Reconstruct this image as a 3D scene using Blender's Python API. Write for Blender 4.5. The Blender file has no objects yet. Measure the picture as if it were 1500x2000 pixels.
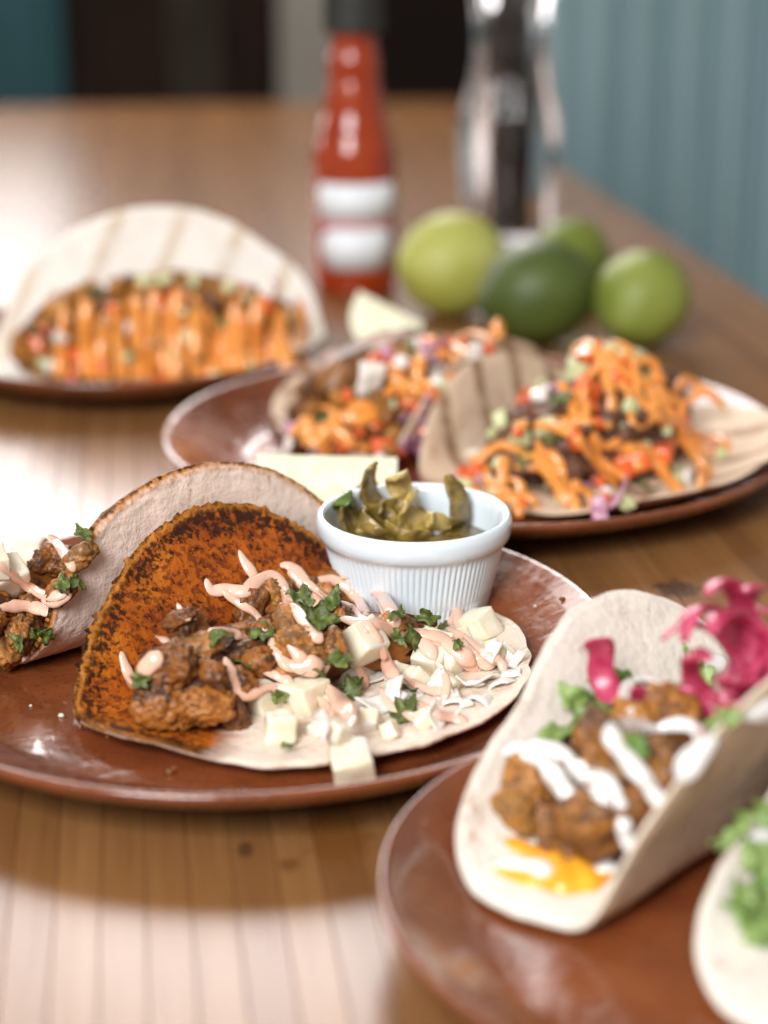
import bpy, bmesh, math, random
from mathutils import Vector, Matrix, noise, Euler
from mathutils.bvhtree import BVHTree

S = bpy.context.scene
COL = S.collection
RAD = math.radians
PI = math.pi

# ------------------------------------------------------------------ camera
F, CH, PITCH = 3732.0, 0.27, RAD(18.3)          # focal length in photo pixels, height over the table, tilt
cam_d = bpy.data.cameras.new('camera')
cam = bpy.data.objects.new('camera', cam_d)
COL.objects.link(cam)
cam.location = (0, 0, CH)
cam.rotation_euler = (PI / 2 - PITCH, 0, 0)
cam_d.sensor_fit = 'VERTICAL'
cam_d.sensor_height = 36
cam_d.sensor_width = 24
cam_d.lens = F / 2000 * 36
cam_d.clip_start = .02
cam_d.clip_end = 60
cam_d.dof.use_dof = True
cam_d.dof.focus_distance = .672
cam_d.dof.aperture_fstop = 4.5
cam_d.dof.aperture_blades = 0
S.camera = cam
S.render.resolution_x, S.render.resolution_y = 768, 1024

# ------------------------------------------------------------------ light
W = bpy.data.worlds.new('World')
S.world = W
W.use_nodes = True
bgn = W.node_tree.nodes['Background']
bgn.inputs[0].default_value = (1.0, .90, .81, 1)
bgn.inputs[1].default_value = .44


def area(name, loc, target, sx, sy, power, col):
    d = bpy.data.lights.new(name, 'AREA')
    d.shape = 'RECTANGLE'
    d.size, d.size_y = sx, sy
    d.energy = power
    d.color = col
    o = bpy.data.objects.new(name, d)
    COL.objects.link(o)
    o.location = loc
    o.rotation_euler = (Vector(target) - Vector(loc)).to_track_quat('-Z', 'Y').to_euler()
    return o


area('back_window_light', (-1.43, 2.86, 1.05), (-1.35, .9, .93), 1.9, 1.6, 52, (1, .95, .94))
area('tall_window_light', (-.14, 2.86, 1.18), (-.13, .9, 1.0), .84, 1.05, 28, (1, .95, .94))
area('front_window_light', (-.70, -.95, 1.30), (0, .8, 0), .9, 1.1, 76, (.96, .98, 1))

S.view_settings.view_transform = 'Standard'
S.view_settings.look = 'None'
S.view_settings.exposure = -.06
S.view_settings.gamma = 1
S.cycles.use_denoising = True
S.cycles.max_bounces = 10
S.cycles.transparent_max_bounces = 12
S.cycles.caustics_reflective = False
S.cycles.caustics_refractive = False
S.cycles.sample_clamp_indirect = 6

# ------------------------------------------------------------------ pixel -> place
FW = Vector((0, math.cos(PITCH), -math.sin(PITCH)))
UP = Vector((0, math.sin(PITCH), math.cos(PITCH)))
RT = Vector((1, 0, 0))
EYE = Vector((0, 0, CH))


def ray(x, y):
    return (FW + RT * ((x - 750) / F) + UP * ((1000 - y) / F)).normalized()


def at(x, y, z=0.):
    d = ray(x, y)
    return EYE + d * ((z - CH) / d.z)


# ------------------------------------------------------------------ materials
class NT:
    def __init__(self, name):
        self.m = bpy.data.materials.new(name)
        self.m.use_nodes = True
        self.t = self.m.node_tree
        self.b = self.t.nodes['Principled BSDF']
        self.coord = None

    def n(self, typ, **kw):
        k = self.t.nodes.new(typ)
        for a, v in kw.items():
            if a.startswith('i_'):
                k.inputs[a[2:].replace('_', ' ')].default_value = v
            else:
                setattr(k, a, v)
        return k

    def l(self, a, b):
        self.t.links.new(a, b)

    def vec(self, scale=(1, 1, 1), attr=None, rnd=True):
        if attr:
            src = self.n('ShaderNodeAttribute', attribute_name=attr).outputs['Vector']
        else:
            src = self.n('ShaderNodeTexCoord').outputs['Object']
        if rnd:
            oi = self.n('ShaderNodeObjectInfo')
            mu = self.n('ShaderNodeMath', operation='MULTIPLY')
            mu.inputs[1].default_value = 7.3
            self.l(oi.outputs['Random'], mu.inputs[0])
            ad = self.n('ShaderNodeVectorMath', operation='ADD')
            self.l(src, ad.inputs[0])
            self.l(mu.outputs[0], ad.inputs[1])
            src = ad.outputs[0]
        mp = self.n('ShaderNodeMapping')
        mp.inputs['Scale'].default_value = scale
        self.l(src, mp.inputs['Vector'])
        return mp.outputs[0]

    def noise(self, vec, scale, detail=4, rough=.55, dist=0):
        k = self.n('ShaderNodeTexNoise')
        k.inputs['Scale'].default_value = scale
        k.inputs['Detail'].default_value = detail
        k.inputs['Roughness'].default_value = rough
        k.inputs['Distortion'].default_value = dist
        self.l(vec, k.inputs['Vector'])
        return k.outputs['Fac']

    def ramp(self, fac, stops, interp='LINEAR'):
        k = self.n('ShaderNodeValToRGB')
        e = k.color_ramp.elements
        k.color_ramp.interpolation = interp
        while len(e) < len(stops):
            e.new(.5)
        for q, (p, c) in zip(e, stops):
            q.position = p
            q.color = (c, c, c, 1) if isinstance(c, (int, float)) else (*c, 1)
        self.l(fac, k.inputs[0])
        return k.outputs[0]

    def mix(self, fac, a, b, blend='MIX'):
        k = self.n('ShaderNodeMix', data_type='RGBA', blend_type=blend)
        for s, v in ((k.inputs[0], fac), (k.inputs[6], a), (k.inputs[7], b)):
            if hasattr(v, 'is_output'):
                self.l(v, s)
            elif isinstance(v, (int, float)):
                s.default_value = v
            else:
                s.default_value = (*v, 1)
        return k.outputs[2]

    def math(self, op, a, b=None, clamp=False):
        k = self.n('ShaderNodeMath', operation=op)
        k.use_clamp = clamp
        for s, v in zip(k.inputs, (a, b)):
            if v is None:
                continue
            if hasattr(v, 'is_output'):
                self.l(v, s)
            else:
                s.default_value = v
        return k.outputs[0]

    def attr(self, name):
        return self.n('ShaderNodeAttribute', attribute_name=name).outputs['Fac']

    def bump(self, h, dist, strength=1.):
        k = self.n('ShaderNodeBump')
        k.inputs['Strength'].default_value = strength
        k.inputs['Distance'].default_value = dist
        self.l(h, k.inputs['Height'])
        self.l(k.outputs[0], self.b.inputs['Normal'])

    def set(self, **kw):
        for a, v in kw.items():
            s = self.b.inputs[a.replace('_', ' ')]
            if hasattr(v, 'is_output'):
                self.l(v, s)
            elif isinstance(v, tuple) and len(v) == 3 and s.type == 'RGBA':
                s.default_value = (*v, 1)
            else:
                s.default_value = v
        return self


def sss(k, w, scale, rad=(1, .6, .35)):
    k.set(Subsurface_Weight=w, Subsurface_Scale=scale, Subsurface_Radius=rad)


M = {}


def plain(name, col, rough=.5, var=.25, scale=120, bump=.0, ss=0, coat=0, spec=.5, col2=None):
    k = NT(name)
    v = k.vec()
    n = k.noise(v, scale, 4)
    c2 = col2 or tuple(c * (1 - var) for c in col)
    k.set(Base_Color=k.ramp(n, [(.35, c2), (.65, col)]), Roughness=rough, Specular_IOR_Level=spec)
    if coat:
        k.set(Coat_Weight=coat, Coat_Roughness=.12)
    if bump:
        k.bump(k.noise(v, scale * 2.2, 3), bump)
    if ss:
        sss(k, ss, .004)
    M[name] = k.m
    return k


def mat_wood():
    k = NT('oiled_wood')
    v = k.vec((1, .035, 1), rnd=True)
    v2 = k.vec((1, .12, 1), rnd=True)
    oi = k.n('ShaderNodeObjectInfo').outputs['Random']
    g1 = k.noise(v, 170, 6, .6, .6)
    g2 = k.noise(v, 900, 3, .5)
    big = k.noise(v2, 9, 4, .55, .4)
    c = k.ramp(g1, [(.3, (.195, .086, .027)), (.52, (.25, .115, .039)), (.75, (.29, .140, .052))])
    c = k.mix(k.ramp(oi, [(0, .0), (1, .14)]), c, (.14, .058, .019))
    c = k.mix(k.ramp(big, [(.34, .72), (.56, 0)]), c, (.15, .060, .019))
    c = k.mix(k.ramp(g2, [(.28, .45), (.42, 0)]), c, (.13, .06, .025))
    spot = k.noise(k.vec((1, .6, 1), rnd=False), 46, 3, .5)
    c = k.mix(k.ramp(spot, [(.24, .85), (.29, 0)]), c, (.07, .030, .013))
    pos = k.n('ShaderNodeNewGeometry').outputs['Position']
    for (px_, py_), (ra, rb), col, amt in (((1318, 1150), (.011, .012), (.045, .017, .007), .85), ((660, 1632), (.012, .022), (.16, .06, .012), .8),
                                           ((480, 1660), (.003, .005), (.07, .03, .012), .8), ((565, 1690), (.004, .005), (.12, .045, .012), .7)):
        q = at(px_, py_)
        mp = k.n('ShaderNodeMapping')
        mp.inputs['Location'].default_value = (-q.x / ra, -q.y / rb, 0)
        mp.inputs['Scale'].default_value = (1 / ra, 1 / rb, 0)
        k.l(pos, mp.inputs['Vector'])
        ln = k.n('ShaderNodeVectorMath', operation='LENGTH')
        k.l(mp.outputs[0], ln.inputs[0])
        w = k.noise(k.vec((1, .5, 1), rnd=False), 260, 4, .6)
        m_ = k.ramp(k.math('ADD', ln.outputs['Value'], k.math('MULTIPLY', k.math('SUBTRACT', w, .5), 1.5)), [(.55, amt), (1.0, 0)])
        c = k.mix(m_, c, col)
    k.set(Base_Color=c, Roughness=k.ramp(g1, [(.3, .28), (.7, .25)]), Specular_IOR_Level=.62)
    k.bump(k.math('ADD', g1, k.math('MULTIPLY', g2, .4)), .00022, .8)
    M['wood'] = k.m


def mat_glaze():
    k = NT('terracotta_glaze')
    v = k.vec()
    n = k.noise(v, 16, 5, .6)
    sp = k.noise(v, 520, 3, .5)
    sp2 = k.noise(v, 240, 2, .5)
    c = k.ramp(n, [(.3, (.11, .026, .009)), (.55, (.19, .050, .015)), (.75, (.26, .075, .022))])
    c = k.mix(k.ramp(sp, [(.62, 0), (.70, .7)]), c, (.055, .016, .010))
    c = k.mix(k.ramp(sp2, [(.70, 0), (.76, .5)]), c, (.42, .17, .08))
    k.set(Base_Color=c, Roughness=k.math('ADD', k.ramp(sp2, [(.35, .28), (.7, .17)]), k.ramp(k.noise(k.vec((1, 1.6, 1)), 24, 4, .6, 1.2), [(.5, 0), (.7, .22)])), Specular_IOR_Level=.5, Coat_Weight=.5, Coat_Roughness=.06)
    k.bump(k.math('ADD', k.noise(v, 55, 3), k.math('MULTIPLY', sp2, .25)), .0011, .8)
    M['glaze'] = k.m


def mat_tortilla(name, inner, outer, crust=0., rimchar=0., spots=.5, stripes=None):
    """tuv = flat sheet coordinates (m), rim = r/R, side = 1 on the filled face, wall = 1 on the raised part"""
    k = NT(name)
    v = k.vec(attr='tuv', rnd=True)
    side, rim, wall = k.attr('side'), k.attr('rim'), k.attr('wall')
    n1 = k.noise(v, 90, 6, .62)
    n2 = k.noise(v, 330, 4, .55)
    n3 = k.noise(v, 38, 4, .6, .5)
    flo = k.noise(v, 1300, 2, .5)
    ci = k.ramp(n1, [(.3, tuple(x * .86 for x in inner)), (.7, inner)])
    co = k.ramp(n1, [(.3, tuple(x * .82 for x in outer)), (.7, outer)])
    base = k.mix(side, co, ci)
    # toast spots
    t = k.math('MULTIPLY', k.ramp(n3, [(.56, 0), (.70, 1)]), k.ramp(n2, [(.42, 0), (.58, 1)]))
    base = k.mix(k.math('MULTIPLY', t, spots), base, (.36, .16, .045))
    t2 = k.ramp(k.noise(v, 210, 3, .5), [(.66, 0), (.73, 1)])
    base = k.mix(k.math('MULTIPLY', t2, spots * .75), base, (.27, .10, .028))
    if stripes:
        sp, width, ang, colr = stripes
        a = k.n('ShaderNodeAttribute', attribute_name='tuv')
        mp = k.n('ShaderNodeMapping')
        mp.inputs['Rotation'].default_value = (0, 0, RAD(ang))
        k.l(a.outputs['Vector'], mp.inputs['Vector'])
        sx = k.n('ShaderNodeSeparateXYZ')
        k.l(mp.outputs[0], sx.inputs[0])
        x = k.math('ADD', sx.outputs[0], k.math('MULTIPLY', k.math('SUBTRACT', n3, .5), .006))
        fr = k.math('ABSOLUTE', k.math('SUBTRACT', k.math('FRACT', k.math('DIVIDE', k.math('ADD', x, 10.), sp)), .5))
        st = k.math('MULTIPLY', k.ramp(fr, [(width, 1), (width + .10, 0)]), k.ramp(n1, [(.35, .25), (.6, 1)]))
        base = k.mix(k.math('MULTIPLY', st, .85), base, colr)
    if crust:
        cr = k.ramp(n3, [(.30, (.19, .032, .004)), (.5, (.42, .100, .008)), (.68, (.56, .185, .018))])
        cr = k.mix(k.ramp(n2, [(.50, 0), (.60, .8)]), cr, (.13, .026, .007))
        edge = k.math('ADD', k.ramp(rim, [(.84, 0), (.99, .24)]), k.math('MULTIPLY', k.ramp(n3, [(.35, 1), (.5, 0)]), .07))
        dk = k.ramp(k.math('ADD', k.noise(v, 400, 5, .62, .3), edge), [(.58, 0), (.68, 1)])
        cr = k.mix(k.math('MULTIPLY', dk, .92), cr, (.022, .009, .005))
        patchy = k.ramp(n3, [(.40, 1), (.58, .25)])
        dots = k.ramp(k.noise(k.vec(attr='tuv', rnd=False), 520, 2, .45), [(.615, 0), (.66, 1)])
        dots2 = k.ramp(k.noise(k.vec(attr='tuv', rnd=False), 230, 2, .4), [(.66, 0), (.70, 1)])
        cr = k.mix(k.math('MULTIPLY', k.math('MULTIPLY', k.math('MAXIMUM', dots, dots2), patchy), .9), cr, (.030, .011, .006))
        sy = k.n('ShaderNodeSeparateXYZ')
        k.l(k.n('ShaderNodeAttribute', attribute_name='tuv').outputs['Vector'], sy.inputs[0])
        top = k.math('ADD', k.math('MULTIPLY', sy.outputs[1], 12.), k.math('MULTIPLY', n2, .35))
        cr = k.mix(k.math('MULTIPLY', k.ramp(top, [(1.06, 0), (1.16, .92)]), 1.), cr, (.020, .008, .005))
        sx = k.n('ShaderNodeSeparateXYZ')
        k.l(k.n('ShaderNodeAttribute', attribute_name='tuv').outputs['Vector'], sx.inputs[0])
        # the crust reaches further down towards the left end (negative u)
        reach = k.math('ADD', sx.outputs[1], k.math('MULTIPLY', k.math('MAXIMUM', k.math('SUBTRACT', -.012, sx.outputs[0]), 0.), .95))
        lo = k.ramp(k.math('ADD', k.math('MULTIPLY', reach, 10.), k.math('MULTIPLY', n3, .34)), [(.12, 0), (.27, 1)])
        fac = k.math('MULTIPLY', k.math('MULTIPLY', lo, side), crust)
        base = k.mix(fac, base, cr)
    if rimchar:
        rimchar_ = k.math('MULTIPLY', k.math('ADD', k.math('MULTIPLY', k.ramp(wall, [(.2, 0), (.8, 1)]), .72), k.ramp(n3, [(.46, .0), (.62, .5)])), rimchar, clamp=True)
        rr = k.math('ADD', rim, k.math('MULTIPLY', k.math('SUBTRACT', k.noise(v, 480, 4, .6), .5), .085))
        base = k.mix(k.math('MULTIPLY', k.ramp(rr, [(.955, 0), (.985, 1)]), rimchar_), base, (.52, .19, .025))
        base = k.mix(k.math('MULTIPLY', k.ramp(rr, [(.986, 0), (1.0, 1)]), rimchar_), base, (.025, .010, .006))
    k.set(Base_Color=base, Roughness=.62 if not crust else .5, Specular_IOR_Level=.16)
    hb = k.math('ADD', k.math('MULTIPLY', n2, 1.), k.math('MULTIPLY', flo, .35))
    k.bump(k.math('ADD', hb, k.math('MULTIPLY', n1, 1.1)), .0011, .55)
    sss(k, .18, .003, (1, .55, .3))
    M[name] = k.m


def mat_meat(name, gold, brown, char, pale, bump=.0016):
    k = NT(name)
    v = k.vec()
    n1 = k.noise(v, 95, 6, .62, .5)
    n2 = k.noise(v, 330, 4, .6)
    n3 = k.noise(v, 45, 3, .5)
    c = k.ramp(n1, [(.30, brown), (.47, gold), (.60, gold), (.76, pale)])
    dk = k.ramp(k.math('ADD', n3, k.math('MULTIPLY', k.math('SUBTRACT', n2, .5), .7)), [(.47, 0), (.60, 1)])
    c = k.mix(k.math('MULTIPLY', dk, .9), c, char)
    oi = k.n('ShaderNodeObjectInfo').outputs['Random']
    c = k.mix(k.ramp(oi, [(.4, 0), (.9, .5)]), c, (.075, .024, .008))
    c = k.mix(k.ramp(oi, [(.05, .35), (.3, 0)]), c, pale)
    pep = k.noise(v, 800, 2, .5)
    c = k.mix(k.ramp(pep, [(.66, 0), (.72, .8)]), c, (.03, .012, .007))
    k.set(Base_Color=c, Roughness=k.ramp(n2, [(.35, .34), (.7, .62)]), Specular_IOR_Level=.32, Coat_Weight=.13, Coat_Roughness=.2)
    k.bump(k.math('ADD', n1, k.math('MULTIPLY', n2, .35)), bump, .8)
    sss(k, .08, .003)
    M[name] = k.m


def mats():
    mat_wood()
    mat_glaze()
    mat_tortilla('tort_main', (.84, .70, .58), (.78, .60, .50), crust=1., rimchar=1., spots=.55)
    mat_tortilla('tort_second', (.78, .62, .50), (.88, .71, .60), crust=.7, rimchar=1., spots=.75)
    mat_tortilla('tort_white', (.86, .79, .70), (.74, .58, .41), spots=.45)
    mat_tortilla('tort_stripe', (.88, .84, .77), (.88, .84, .77), spots=.10, stripes=(.034, .07, 24, (.60, .47, .33)))
    mat_tortilla('tort_tan', (.76, .58, .42), (.74, .55, .38), spots=.4, stripes=(.030, .09, 8, (.22, .10, .035)))
    mat_meat('meat', (.36, .125, .020), (.15, .042, .009), (.020, .008, .004), (.48, .24, .075))
    mat_meat('meat_spiced', (.38, .15, .024), (.16, .056, .013), (.07, .032, .018), (.54, .27, .06), .001)
    mat_meat('meat_dark', (.13, .050, .025), (.07, .026, .016), (.022, .010, .008), (.2, .09, .05))
    k = plain('sauce_pink', (.82, .53, .41), .16, .05, 60, coat=.4, col2=(.76, .45, .32))
    sss(k, .35, .003, (1, .5, .35))
    k = plain('sauce_orange', (.80, .33, .075), .24, .1, 60, coat=.25, col2=(.74, .26, .045))
    sss(k, .3, .003, (1, .5, .25))
    k = plain('crema', (.78, .76, .72), .18, .05, 60, coat=.4)
    sss(k, .3, .003)
    k = plain('cube', (.80, .75, .62), .26, .07, 130, bump=.0003, col2=(.77, .69, .50))
    sss(k, .5, .004, (1, .8, .5))
    k = plain('onion', (.80, .74, .67), .22, .06, 150, coat=.3)
    sss(k, .4, .004, (1, .8, .6))
    k = plain('leaf', (.130, .165, .030), .42, .55, 300, bump=.0006, col2=(.042, .060, .012))
    k.set(Specular_IOR_Level=.45)
    k = plain('lettuce', (.30, .40, .13), .4, .4, 100, bump=.0006, col2=(.10, .19, .035))
    sss(k, .3, .002, (.5, 1, .2))
    plain('tomato', (.62, .07, .018), .2, .4, 130, coat=.3, col2=(.75, .16, .03))
    plain('guac', (.48, .52, .22), .4, .3, 150, bump=.0006, col2=(.62, .60, .36))
    k = plain('pink_onion', (.36, .016, .062), .3, .35, 160, coat=.12, col2=(.52, .075, .15))
    sss(k, .4, .004, (1, .25, .4))
    plain('purple_onion', (.42, .12, .22), .25, .4, 90, coat=.3, col2=(.70, .48, .58))
    plain('cheese', (.88, .42, .03), .25, .3, 80, coat=.4, col2=(.85, .30, .015))
    plain('porcelain', (.68, .76, .81), .14, .02, 30, coat=.6)
    k = plain('pickle', (.31, .205, .045), .26, .5, 190, bump=.0010, coat=.3, col2=(.115, .075, .014))
    sss(k, .25, .003, (1, .8, .2))
    k = plain('pickle_pale', (.58, .43, .15), .26, .4, 190, bump=.0010, coat=.3, col2=(.33, .22, .05))
    sss(k, .3, .003, (1, .8, .2))
    plain('pickle_green', (.12, .20, .035), .22, .5, 95, bump=.0006, coat=.4)
    # limes
    for nm, a, b in (('lime_yellow', (.46, .46, .14), (.35, .36, .06)), ('lime_dark', (.075, .105, .018), (.045, .066, .012)),
                     ('lime_mid', (.18, .21, .028), (.11, .15, .016)), ('lime_bright', (.27, .31, .06), (.15, .19, .025))):
        k = NT(nm)
        v = k.vec()
        c = k.ramp(k.noise(v, 22, 3), [(.35, b), (.65, a)])
        k.set(Base_Color=c, Roughness=.44, Specular_IOR_Level=.4)
        k.bump(k.noise(v, 420, 2), .0010, .7)
        M[nm] = k.m
    k = plain('lime_flesh', (.86, .83, .64), .3, .12, 160, bump=.0004, coat=.1, col2=(.80, .77, .52))
    sss(k, .5, .005, (.9, 1, .4))
    plain('lime_pith', (.85, .84, .62), .4, .06, 100)
    # bottle
    k = NT('hot_sauce')
    v = k.vec()
    k.set(Base_Color=k.ramp(k.noise(v, 60, 3), [(.3, (.25, .022, .003)), (.7, (.34, .040, .004))]), Roughness=.10, Coat_Weight=.3, Coat_Roughness=.03)
    M['hot_sauce'] = k.m
    plain('cap_black', (.022, .022, .020), .35, .2, 90)
    plain('label_white', (.74, .77, .80), .45, .03, 60)
    plain('label_red', (.56, .10, .12), .45, .2, 400, col2=(.70, .36, .38))
    k = NT('clear_acrylic')
    k.set(Base_Color=(.97, .97, .98), Roughness=.03, Transmission_Weight=1., IOR=1.42)
    M['acrylic'] = k.m
    k = NT('brushed_steel')
    k.set(Base_Color=(.32, .31, .30), Metallic=1., Roughness=k.ramp(k.noise(k.vec((1, 1, .05)), 400), [(.3, .22), (.7, .38)]))
    M['steel'] = k.m
    k = NT('peppercorn_black')
    v = k.vec()
    k.set(Base_Color=k.ramp(k.noise(v, 300, 3), [(.3, (.028, .014, .008)), (.7, (.09, .046, .026))]), Roughness=.6)
    M['peppercorn'] = k.m
    # background
    k = NT('painted_tin')
    v = k.vec((1, 1, .12))
    c = k.ramp(k.noise(v, 18, 4), [(.3, (.215, .325, .35)), (.7, (.29, .405, .43))])
    k.set(Base_Color=c, Roughness=.48, Specular_IOR_Level=.5)
    M['tin'] = k.m
    plain('teal_paint', (.030, .095, .11), .6, .25, 8, spec=.2)
    plain('dark_board', (.026, .013, .008), .7, .4, 6, spec=.12)
    plain('dark_board_grey', (.045, .034, .024), .7, .35, 6, spec=.12)
    plain('pale_post', (.30, .27, .22), .55, .2, 7)
    plain('dark_wall', (.014, .007, .005), .7, .3, 4, spec=.1)
    plain('floor', (.07, .05, .038), .4, .3, 5)


mats()

# ------------------------------------------------------------------ object helpers


def empty(name, label, cat, loc, group=None):
    o = bpy.data.objects.new(name, None)
    COL.objects.link(o)
    o.location = loc
    o.empty_display_size = .02
    o['label'] = label
    o['category'] = cat
    if group:
        o['group'] = group
    return o


def tag(o, label, cat, group=None):
    o['label'] = label
    o['category'] = cat
    if group:
        o['group'] = group
    return o


def mesh(name, vs, fs, mats_, smooth=True, attrs=None, fmat=None):
    me = bpy.data.meshes.new(name)
    me.from_pydata([tuple(v) for v in vs], [], fs)
    for m in (mats_ if isinstance(mats_, (list, tuple)) else [mats_]):
        me.materials.append(m)
    if smooth:
        me.polygons.foreach_set('use_smooth', [True] * len(me.polygons))
    if fmat:
        me.polygons.foreach_set('material_index', fmat)
    for a, vals in (attrs or {}).items():
        if isinstance(vals[0], (float, int)):
            at_ = me.attributes.new(a, 'FLOAT', 'POINT')
            at_.data.foreach_set('value', vals)
        else:
            at_ = me.attributes.new(a, 'FLOAT_VECTOR', 'POINT')
            at_.data.foreach_set('vector', [x for v in vals for x in v])
    me.update()
    return me


class Thing:
    """a thing in the scene: an Empty, its parts, and the surfaces later pieces can lie on"""

    def __init__(self, root=None):
        self.root = root
        self.V, self.T = [], []
        self.bvh = None

    def add(self, name, me, loc=(0, 0, 0), rot=None, solid=True, label=None):
        """loc is in world space; the part is linked under the root"""
        o = bpy.data.objects.new(name, me)
        COL.objects.link(o)
        mw = Matrix.Translation(Vector(loc)) @ (rot.to_matrix().to_4x4() if rot else Matrix.Identity(4))
        if self.root:
            o.parent = self.root
            o.matrix_local = Matrix.Translation(-self.root.location) @ mw
        else:
            o.matrix_world = mw
        if label:
            o['label'] = label
        if solid:
            k = len(self.V)
            self.V += [mw @ v.co for v in me.vertices]
            self.T += [tuple(i + k for i in p.vertices) for p in me.polygons]
            self.bvh = None
        return o

    def cast(self, x, y):
        if self.bvh is None:
            self.bvh = BVHTree.FromPolygons(self.V, self.T)
        d = ray(x, y)
        loc, nor, i, t = self.bvh.ray_cast(EYE, d)
        if loc is None:
            return None
        if nor.dot(d) > 0:
            nor = -nor
        return loc, nor, t


def lathe(prof, n=96, rfun=None, close=False):
    vs, fs = [], []
    m = len(prof)
    for i in range(n):
        a = 2 * PI * i / n
        for j, (r, z) in enumerate(prof):
            if rfun:
                r = rfun(r, z, a, j)
            vs.append((r * math.cos(a), r * math.sin(a), z))
    for i in range(n):
        i2 = (i + 1) % n
        for j in range(m - 1 if not close else m):
            j2 = (j + 1) % m
            fs.append((i * m + j, i2 * m + j, i2 * m + j2, i * m + j2))
    return vs, fs


def smooth_prof(pts, k=6):
    out = []
    n = len(pts)
    for i in range(n - 1):
        p0, p1, p2, p3 = pts[max(i - 1, 0)], pts[i], pts[i + 1], pts[min(i + 2, n - 1)]
        for q in range(k):
            t = q / k
            out.append(tuple(.5 * (2 * b + (c - a) * t + (2 * a - 5 * b + 4 * c - d) * t * t + (3 * b - a - 3 * c + d) * t ** 3)
                             for a, b, c, d in zip(p0, p1, p2, p3)))
    out.append(tuple(pts[-1]))
    return out


def fbm(p, o=3):
    return noise.fractal(p, .9, 2.1, o)


_ico = {}


def ico(sub):
    if sub not in _ico:
        b = bmesh.new()
        bmesh.ops.create_icosphere(b, subdivisions=sub, radius=1)
        _ico[sub] = ([v.co.copy() for v in b.verts], [tuple(v.index for v in f.verts) for f in b.faces])
        b.free()
    return _ico[sub]


def lump(size, seed, mat, sub=4, rough=1., name='lump'):
    """an irregular cooked lump, size = half lengths"""
    vs, fs = ico(sub)
    off = Vector((seed * 3.17, seed * 1.31, seed * 2.7))
    out = []
    for v in vs:
        p = v * 1.15 + off
        d = 1 + rough * (.34 * noise.noise(p) + .20 * noise.noise(p * 2.3) + .10 * noise.noise(p * 5.2))
        if sub >= 4:
            d += rough * (.07 * noise.noise(p * 10) + .035 * noise.noise(p * 21) - .26 * abs(noise.noise(p * 2.9 + off)) - .12 * abs(noise.noise(p * 6.3)) + .11)
        # flattened, squarish cut faces
        m = max(abs(v.x), abs(v.y), abs(v.z))
        d *= .78 + .22 / m * .75
        out.append(Vector((v.x * size[0], v.y * size[1], v.z * size[2])) * d)
    return mesh(name, out, fs, mat)


def cube_mesh(size, seed, mat, bevel=.0009, warp=.10, name='cube'):
    rnd = random.Random(seed)
    b = bmesh.new()
    bmesh.ops.create_cube(b, size=1)
    for v in b.verts:
        v.co += Vector([rnd.uniform(-warp, warp) for _ in range(3)])
        v.co = Vector([c * s for c, s in zip(v.co, size)])
    bmesh.ops.bevel(b, geom=b.edges[:], offset=bevel, segments=2, affect='EDGES', profile=.6)
    bmesh.ops.triangulate(b, faces=[f for f in b.faces if len(f.verts) > 4])
    bmesh.ops.subdivide_edges(b, edges=[e for e in b.edges if e.calc_length() > bevel * 2.5], cuts=3, use_grid_fill=True)
    off = Vector((seed, seed * .7, 3))
    b.normal_update()
    for v in b.verts:
        v.co += v.normal * .00045 * noise.noise(v.co * 420 + off) + v.normal * .0011 * noise.noise(v.co * 130 + off)
    b.verts.index_update()
    vs = [v.co.copy() for v in b.verts]
    fs = [tuple(v.index for v in f.verts) for f in b.faces]
    b.free()
    return mesh(name, vs, fs, mat)


def sheet_mesh(outline, th, mat, bend=0., fold=0., seed=0, rough=0., name='sheet', rings=4):
    """thin closed piece from a star shaped outline, bent, folded along x and wavy"""
    n = len(outline)

    def shape(x, y, s):
        L = max(abs(a) for p in outline for a in p)
        z = bend * (x * x) / L + fold * abs(y) + rough * L * noise.noise(Vector((x / L * 1.7, y / L * 1.7, seed)))
        return Vector((x, y, z + s * th / 2))
    vs, fs = [], []
    for s in (1, -1):
        base = len(vs)
        vs.append(shape(0, 0, s))
        for r in range(1, rings + 1):
            for (x, y) in outline:
                vs.append(shape(x * r / rings, y * r / rings, s if r < rings else s * .6))
        for i in range(n):
            j = (i + 1) % n
            f = (base, base + 1 + i, base + 1 + j)
            fs.append(f if s > 0 else f[::-1])
            for r in range(1, rings):
                a, b_ = base + 1 + (r - 1) * n, base + 1 + r * n
                f = (a + i, b_ + i, b_ + j, a + j)
                fs.append(f if s > 0 else f[::-1])
    half = 1 + rings * n
    o1, o2 = 1 + (rings - 1) * n, half + 1 + (rings - 1) * n
    for i in range(n):
        j = (i + 1) % n
        fs.append((o1 + i, o2 + i, o2 + j, o1 + j))
    return mesh(name, vs, fs, mat)


def leaf_mesh(L, seed, mat, name='cilantro_leaf'):
    rnd = random.Random(seed)
    lob = rnd.choice([3, 4, 5])
    ph = rnd.uniform(0, 6)
    asp = rnd.uniform(.38, .8)
    out = []
    n = 34
    for i in range(n):
        a = 2 * PI * i / n
        r = .74 + .17 * math.cos(lob * a + ph) + .10 * math.cos(7 * a + ph * 2) + .05 * math.cos(13 * a + ph) + rnd.uniform(-.04, .04)
        out.append((L * .62 * r * math.cos(a), L * .62 * asp * r * math.sin(a)))
    return sheet_mesh(out, .00035, mat, bend=rnd.uniform(-.55, .55), fold=rnd.uniform(-.2, .55), seed=seed, rough=.45, name=name, rings=5)


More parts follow.
